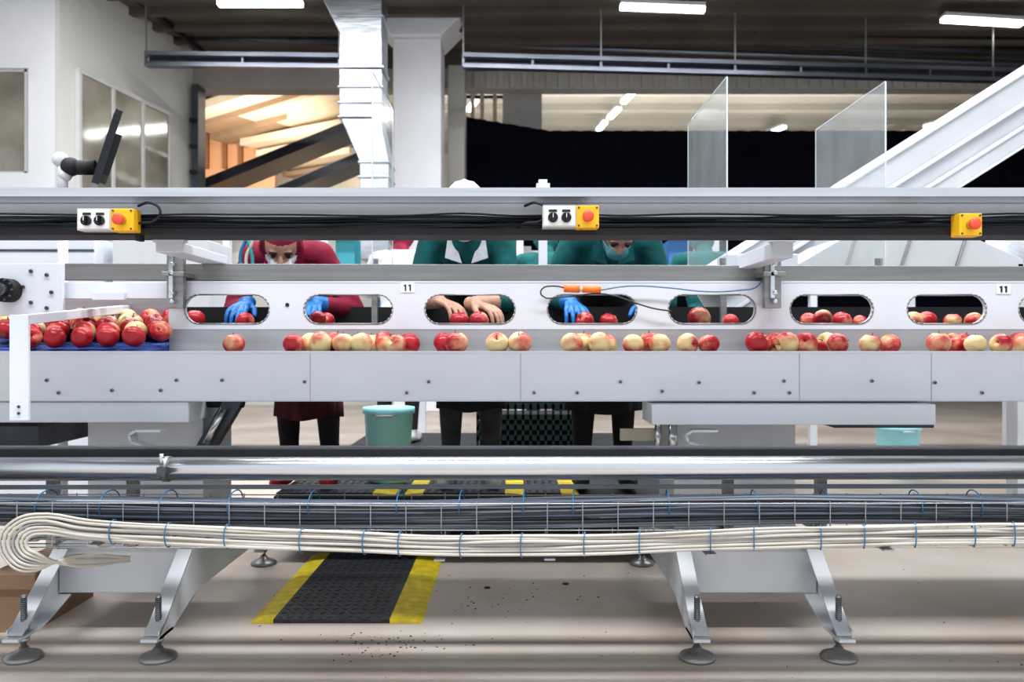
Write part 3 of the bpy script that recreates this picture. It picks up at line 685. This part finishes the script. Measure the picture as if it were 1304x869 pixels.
# ================================================================ PEOPLE
def ell(bm,c,r,R=Matrix()):
    bmesh.ops.create_uvsphere(bm,u_segments=20,v_segments=14,radius=1,matrix=Matrix.Translation(c)@R@Matrix.Diagonal((r[0],r[1],r[2],1)))
def cap(bm,p0,r0,p1,r1):
    p0=Vector(p0);p1=Vector(p1); ell(bm,p0,(r0,)*3); ell(bm,p1,(r1,)*3); d=p1-p0
    if d.length>1e-4:
        bmesh.ops.create_cone(bm,cap_ends=True,segments=20,radius1=r0,radius2=r1,depth=d.length,matrix=Matrix.Translation((p0+p1)/2)@d.to_track_quat('Z','Y').to_matrix().to_4x4())
def blob(name,bm,voxel,mats,classify,parent,sm=6):
    me=bpy.data.meshes.new(name+'_src'); bm.to_mesh(me); bm.free()
    o=bpy.data.objects.new(name+'_src',me); col.objects.link(o)
    r=o.modifiers.new('r','REMESH'); r.mode='VOXEL'; r.voxel_size=voxel
    s=o.modifiers.new('s','SMOOTH'); s.factor=.5; s.iterations=sm
    bpy.context.view_layer.update(); dg=bpy.context.evaluated_depsgraph_get()
    nm=bpy.data.meshes.new_from_object(o.evaluated_get(dg)); bpy.data.objects.remove(o)
    nm.name=name; nm.materials.clear()
    for m_ in mats: nm.materials.append(m_)
    for p in nm.polygons: p.use_smooth=True; p.material_index=classify(p.center) if classify else 0
    ob=bpy.data.objects.new(name,nm); col.objects.link(ob); ob.parent=parent; return ob
def worker(X,Y,zf,lean,yaw,hands,headp,headyaw,coat,skirt,tr,shoe,hood,maskm,glove,hem=.36,hw=1.,head_fwd=.10,head_up=.105,head_x=0.,skw=1.,collar=None):
    e=empty('factory_worker')
    Rz=Matrix.Rotation(yaw,4,'Z'); O=Vector((X,Y,zf))
    def T(x,f,z): return O+(Rz@Vector((x,-f,z)))
    sl,cl=math.sin(lean),math.cos(lean)
    def S(x,t,o=0): return T(x, t*sl+o*cl, .86+t*cl-o*sl)
    Rt=Rz@Matrix.Rotation(lean,4,'X')
    bm=bmesh.new()
    ell(bm,S(0,.02),(.165*hw,.115,.13),Rt); ell(bm,S(0,.17),(.150*hw,.105,.16),Rt); ell(bm,S(0,.34),(.170*hw,.118,.17),Rt); ell(bm,S(0,.43,-.01),(.185*hw,.085,.07),Rt)
    neck0=S(0,.47); hc=S(0,.50)+ (T(head_x,head_fwd,head_up)-T(0,0,0))
    cap(bm,neck0,.058,hc.lerp(neck0,.3),.05)
    sh=[S(-.175*hw,.43),S(.175*hw,.43)]
    for i,sd in ((0,-1),(1,1)):
        wr=hands[i][0]; s0=sh[i]; cap(bm,S(sd*.10,.44),.065,s0,.062)
        d=wr-s0; l1,l2=.285,.255
        D=min(d.length,l1+l2-.005); dn=d.normalized(); wr2=s0+dn*D
        a=(l1*l1-l2*l2+D*D)/(2*D); h=math.sqrt(max(0,l1*l1-a*a))
        pole=(Rz@Vector((sd*.45,.5,-.5))); pole=(pole-dn*pole.dot(dn)).normalized()
        el=s0+dn*a+pole*h
        cap(bm,s0,.062,el,.048); cap(bm,el,.048,wr2,.034)
        # sleeve wrinkles
        for t in (.3,.55,.8): q=s0.lerp(el,t); ell(bm,q,(.062-.010*t,)*3)
        hands[i].append(el); hands[i].append(wr2)
    for sd in (-1,1):
        hp=T(sd*.085,0,.84); kn=T(sd*.095,.03,.46); an=T(sd*.10,-.03,.085)
        cap(bm,hp,.090,kn,.060); cap(bm,kn,.060,an.lerp(kn,.7),.058); cap(bm,an.lerp(kn,.7),.058,an,.040)
        cap(bm,T(sd*.10,-.055,.04),.036,T(sd*.115,.10,.035),.040); cap(bm,T(sd*.115,.10,.035),.040,T(sd*.12,.155,.028),.030)
        ell(bm,T(sd*.11,.05,.022),(.045,.12,.022),Rz)
    wl=[h[3] for h in hands]
    Ri=Rz.inverted()
    def cls(c):
        l=Ri@(c-O)
        if l.z<.095: return 2
        arm=any((c-w).length<.30 for w in wl)
        if l.z<.80 and not arm: return 1
        for h in hands:
            if (c-h[3]).length<.055: return 3
            if glove is None and (c-h[3]).length<.15: return 3
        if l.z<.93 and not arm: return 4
        return 0
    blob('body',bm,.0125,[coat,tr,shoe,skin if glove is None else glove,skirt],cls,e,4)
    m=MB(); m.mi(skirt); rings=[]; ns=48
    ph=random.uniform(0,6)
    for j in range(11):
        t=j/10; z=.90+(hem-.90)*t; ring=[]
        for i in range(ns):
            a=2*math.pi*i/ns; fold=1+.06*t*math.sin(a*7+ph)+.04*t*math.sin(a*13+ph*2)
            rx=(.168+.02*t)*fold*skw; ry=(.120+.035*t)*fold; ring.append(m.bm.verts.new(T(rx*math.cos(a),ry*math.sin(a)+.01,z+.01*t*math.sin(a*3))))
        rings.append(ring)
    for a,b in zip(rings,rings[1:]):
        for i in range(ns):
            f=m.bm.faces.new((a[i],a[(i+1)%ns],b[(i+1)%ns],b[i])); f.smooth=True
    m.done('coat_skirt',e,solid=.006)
    m=MB()
    for sd in (-1,1):
        c0=S(sd*.055,.47,.045); c1=S(sd*.02,.40,.125); c2=S(sd*.095,.42,.11); c3=S(sd*.08,.49,.03)
        m.prism([c0,c1,c2,c3],(0,-.006,.002),collar or coat)
    m.done('collar',e)
    H=Matrix.Translation(hc)@Rz@Matrix.Rotation(headyaw,4,'Z')@Matrix.Rotation(headp,4,'X')
    def h(x,f,z): return H@Vector((x,-f,z))
    Hr=H.to_3x3().to_4x4()
    bm=bmesh.new()
    ell(bm,h(0,-.005,.025),(.078,.098,.090),Hr)
    ell(bm,h(0,.025,-.045),(.058,.065,.070),Hr)
    ell(bm,h(0,.050,-.085),(.032,.032,.025),Hr)
    cap(bm,h(0,.090,.0),.010,h(0,.106,-.030),.013)
    ell(bm,h(0,.082,.018),(.045,.012,.010),Hr)
    for sd in (-1,1): ell(bm,h(sd*.080,-.005,-.015),(.012,.020,.032),Hr)
    ell(bm,h(0,-.02,.030),(.090,.105,.098),Hr)
    ell(bm,h(0,-.035,-.045),(.080,.076,.075),Hr)
    for k in range(13):
        a0=math.radians(-40+k*20); a1=math.radians(-40+(k+1)*20)
        cap(bm,h(.076*math.cos(a0),.030,.010+.086*math.sin(a0)),.010,h(.076*math.cos(a1),.030,.010+.086*math.sin(a1)),.010)
    for k in range(5):   # radial folds of the hood
        a=math.radians(30+30*k); cap(bm,h(.082*math.cos(a),.02,.03+.090*math.sin(a)),.008,h(.070*math.cos(a),-.07,.035+.080*math.sin(a)),.007)
    ell(bm,h(0,.078,-.052),(.048,.036,.042),Hr)
    cap(bm,h(0,-.03,-.06),.055,neck0,.060)
    Hi=H.inverted()
    def cl2(c):
        l=Hi@c; f=-l.y
        if f>.035 and -.098<l.z<-.022 and abs(l.x)<.062: return 2
        if f>.045 and -.03<=l.z<.052 and abs(l.x)<.062: return 1
        if f>.02 and l.z<=-.095: return 1
        return 0
    blob('head',bm,.0055,[hood,skin,maskm],cl2,e,3)
    m=MB()
    for sd in (-1,1):
        m.sph(h(sd*.030,.088,.004),.0105,eye,seg=10); m.box((sd*.03-.016,-.100,.018),(sd*.03+.016,-.088,.023),eye,H)
    for sd in (-1,1): m.cyl(h(sd*.045,.075,-.035),h(sd*.082,.0,-.015),.002,label,seg=6)
    m.done('face_details',e)
    for i,sd in ((0,-1),(1,1)):
        fd=Vector(hands[i][1]).normalized(); wr=hands[i][3]
        N=Vector((0,0,-1)); N=(N-fd*N.dot(fd)).normalized()
        th=Rz@Vector((-sd,0,0)); th=Vector(th[:3]); th=(th-fd*th.dot(fd)-N*th.dot(N)).normalized()
        bm=bmesh.new()
        P=lambda a,b,c: wr+fd*a+th*b+N*c
        cap(bm,P(-.02,0,0),.027,P(.02,0,0),.024)
        for b_ in (-.028,-.009,.010,.027): cap(bm,P(.015,b_*.6,0),.016,P(.085,b_,.002),.0125)
        for b_,Lf in ((-.033,.062),(-.011,.078),(.011,.084),(.032,.074)):
            k0=P(.085,b_,.002); k1=P(.085+Lf*.42,b_*1.15,.012); k2=P(.085+Lf*.68,b_*1.2,.030); k3=P(.085+Lf*.82,b_*1.2,.052)
            cap(bm,k0,.0105,k1,.0098); cap(bm,k1,.0098,k2,.009); cap(bm,k2,.009,k3,.0078)
        cap(bm,P(.025,.022,.004),.016,P(.055,.050,.016),.0125); cap(bm,P(.055,.050,.016),.0125,P(.085,.062,.034),.0095)
        blob('hand',bm,.0036,[skin if glove is None else glove],None,e,3)
    return e
V=Vector; rad=math.radians
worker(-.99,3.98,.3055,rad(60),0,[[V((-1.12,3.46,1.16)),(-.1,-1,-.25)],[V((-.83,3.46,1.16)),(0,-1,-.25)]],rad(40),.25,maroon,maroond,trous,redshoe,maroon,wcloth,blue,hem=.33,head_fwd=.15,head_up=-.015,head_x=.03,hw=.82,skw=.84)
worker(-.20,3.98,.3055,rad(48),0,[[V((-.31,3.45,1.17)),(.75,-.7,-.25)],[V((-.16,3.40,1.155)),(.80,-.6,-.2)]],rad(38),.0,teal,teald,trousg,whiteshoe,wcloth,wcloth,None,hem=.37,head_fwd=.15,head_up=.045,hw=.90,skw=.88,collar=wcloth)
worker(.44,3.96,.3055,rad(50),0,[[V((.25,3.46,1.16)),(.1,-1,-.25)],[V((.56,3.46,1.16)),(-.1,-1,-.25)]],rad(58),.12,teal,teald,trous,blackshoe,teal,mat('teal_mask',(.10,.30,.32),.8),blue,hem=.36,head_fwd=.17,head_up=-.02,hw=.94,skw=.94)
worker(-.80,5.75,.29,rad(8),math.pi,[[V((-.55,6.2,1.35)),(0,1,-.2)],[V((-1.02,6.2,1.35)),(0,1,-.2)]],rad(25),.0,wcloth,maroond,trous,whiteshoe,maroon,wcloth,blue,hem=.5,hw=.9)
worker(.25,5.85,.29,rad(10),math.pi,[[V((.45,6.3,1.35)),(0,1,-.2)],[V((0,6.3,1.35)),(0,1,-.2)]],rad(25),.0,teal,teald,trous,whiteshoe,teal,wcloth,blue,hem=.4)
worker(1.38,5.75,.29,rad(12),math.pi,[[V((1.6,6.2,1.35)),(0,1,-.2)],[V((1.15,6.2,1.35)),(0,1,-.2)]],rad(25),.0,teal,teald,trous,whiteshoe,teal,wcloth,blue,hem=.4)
# ================================================================ LIGHT
w=bpy.data.worlds.new('World'); sc.world=w; w.use_nodes=True
w.node_tree.nodes['Background'].inputs[0].default_value=(.88,.94,1.0,1); w.node_tree.nodes['Background'].inputs[1].default_value=.88
def area(name,loc,sx,sy,P,c=(1,1,1),rot=(0,0,0)):
    l=bpy.data.lights.new(name,'AREA'); l.shape='RECTANGLE'; l.size=sx; l.size_y=sy; l.energy=P; l.color=c
    o=bpy.data.objects.new(name,l); o.location=loc; o.rotation_euler=rot; col.objects.link(o)
area('ceiling_lamp_row_a',(0,1.0,5.4),9,.5,430,(.95,.97,1)); area('ceiling_lamp_row_b',(0,4.6,5.4),9,.5,350,(.95,.97,1)); area('ceiling_lamp_row_c',(0,8.0,5.4),10,.5,340,(.97,.98,1))
area('rear_hall_lamp_row',(3,18,6.0),12,.4,480); area('rear_hall_up_area',(3,17.5,4.2),10,.4,200,(1,.98,.94),(math.pi,0,0)); area('mezzanine_lamp',(-5.2,15.5,4.6),2.5,1,55,(1,.84,.66),(rad(150),0,0)); area('mezzanine_lamp',(-5.2,15.5,3.6),2.5,1,75,(1,.84,.66),(rad(80),0,0))  # up-facing area light brightens the rear hall ceiling; no fitting modelled
# ================================================================ CAMERA
cd=bpy.data.cameras.new('camera'); cd.sensor_width=36; cd.lens=F/1304*36; cd.dof.use_dof=True; cd.dof.focus_distance=2.7; cd.dof.aperture_fstop=3.5
co=bpy.data.objects.new('camera',cd); co.location=(0,0,CH); co.rotation_euler=(math.pi/2,0,0); col.objects.link(co); sc.camera=co
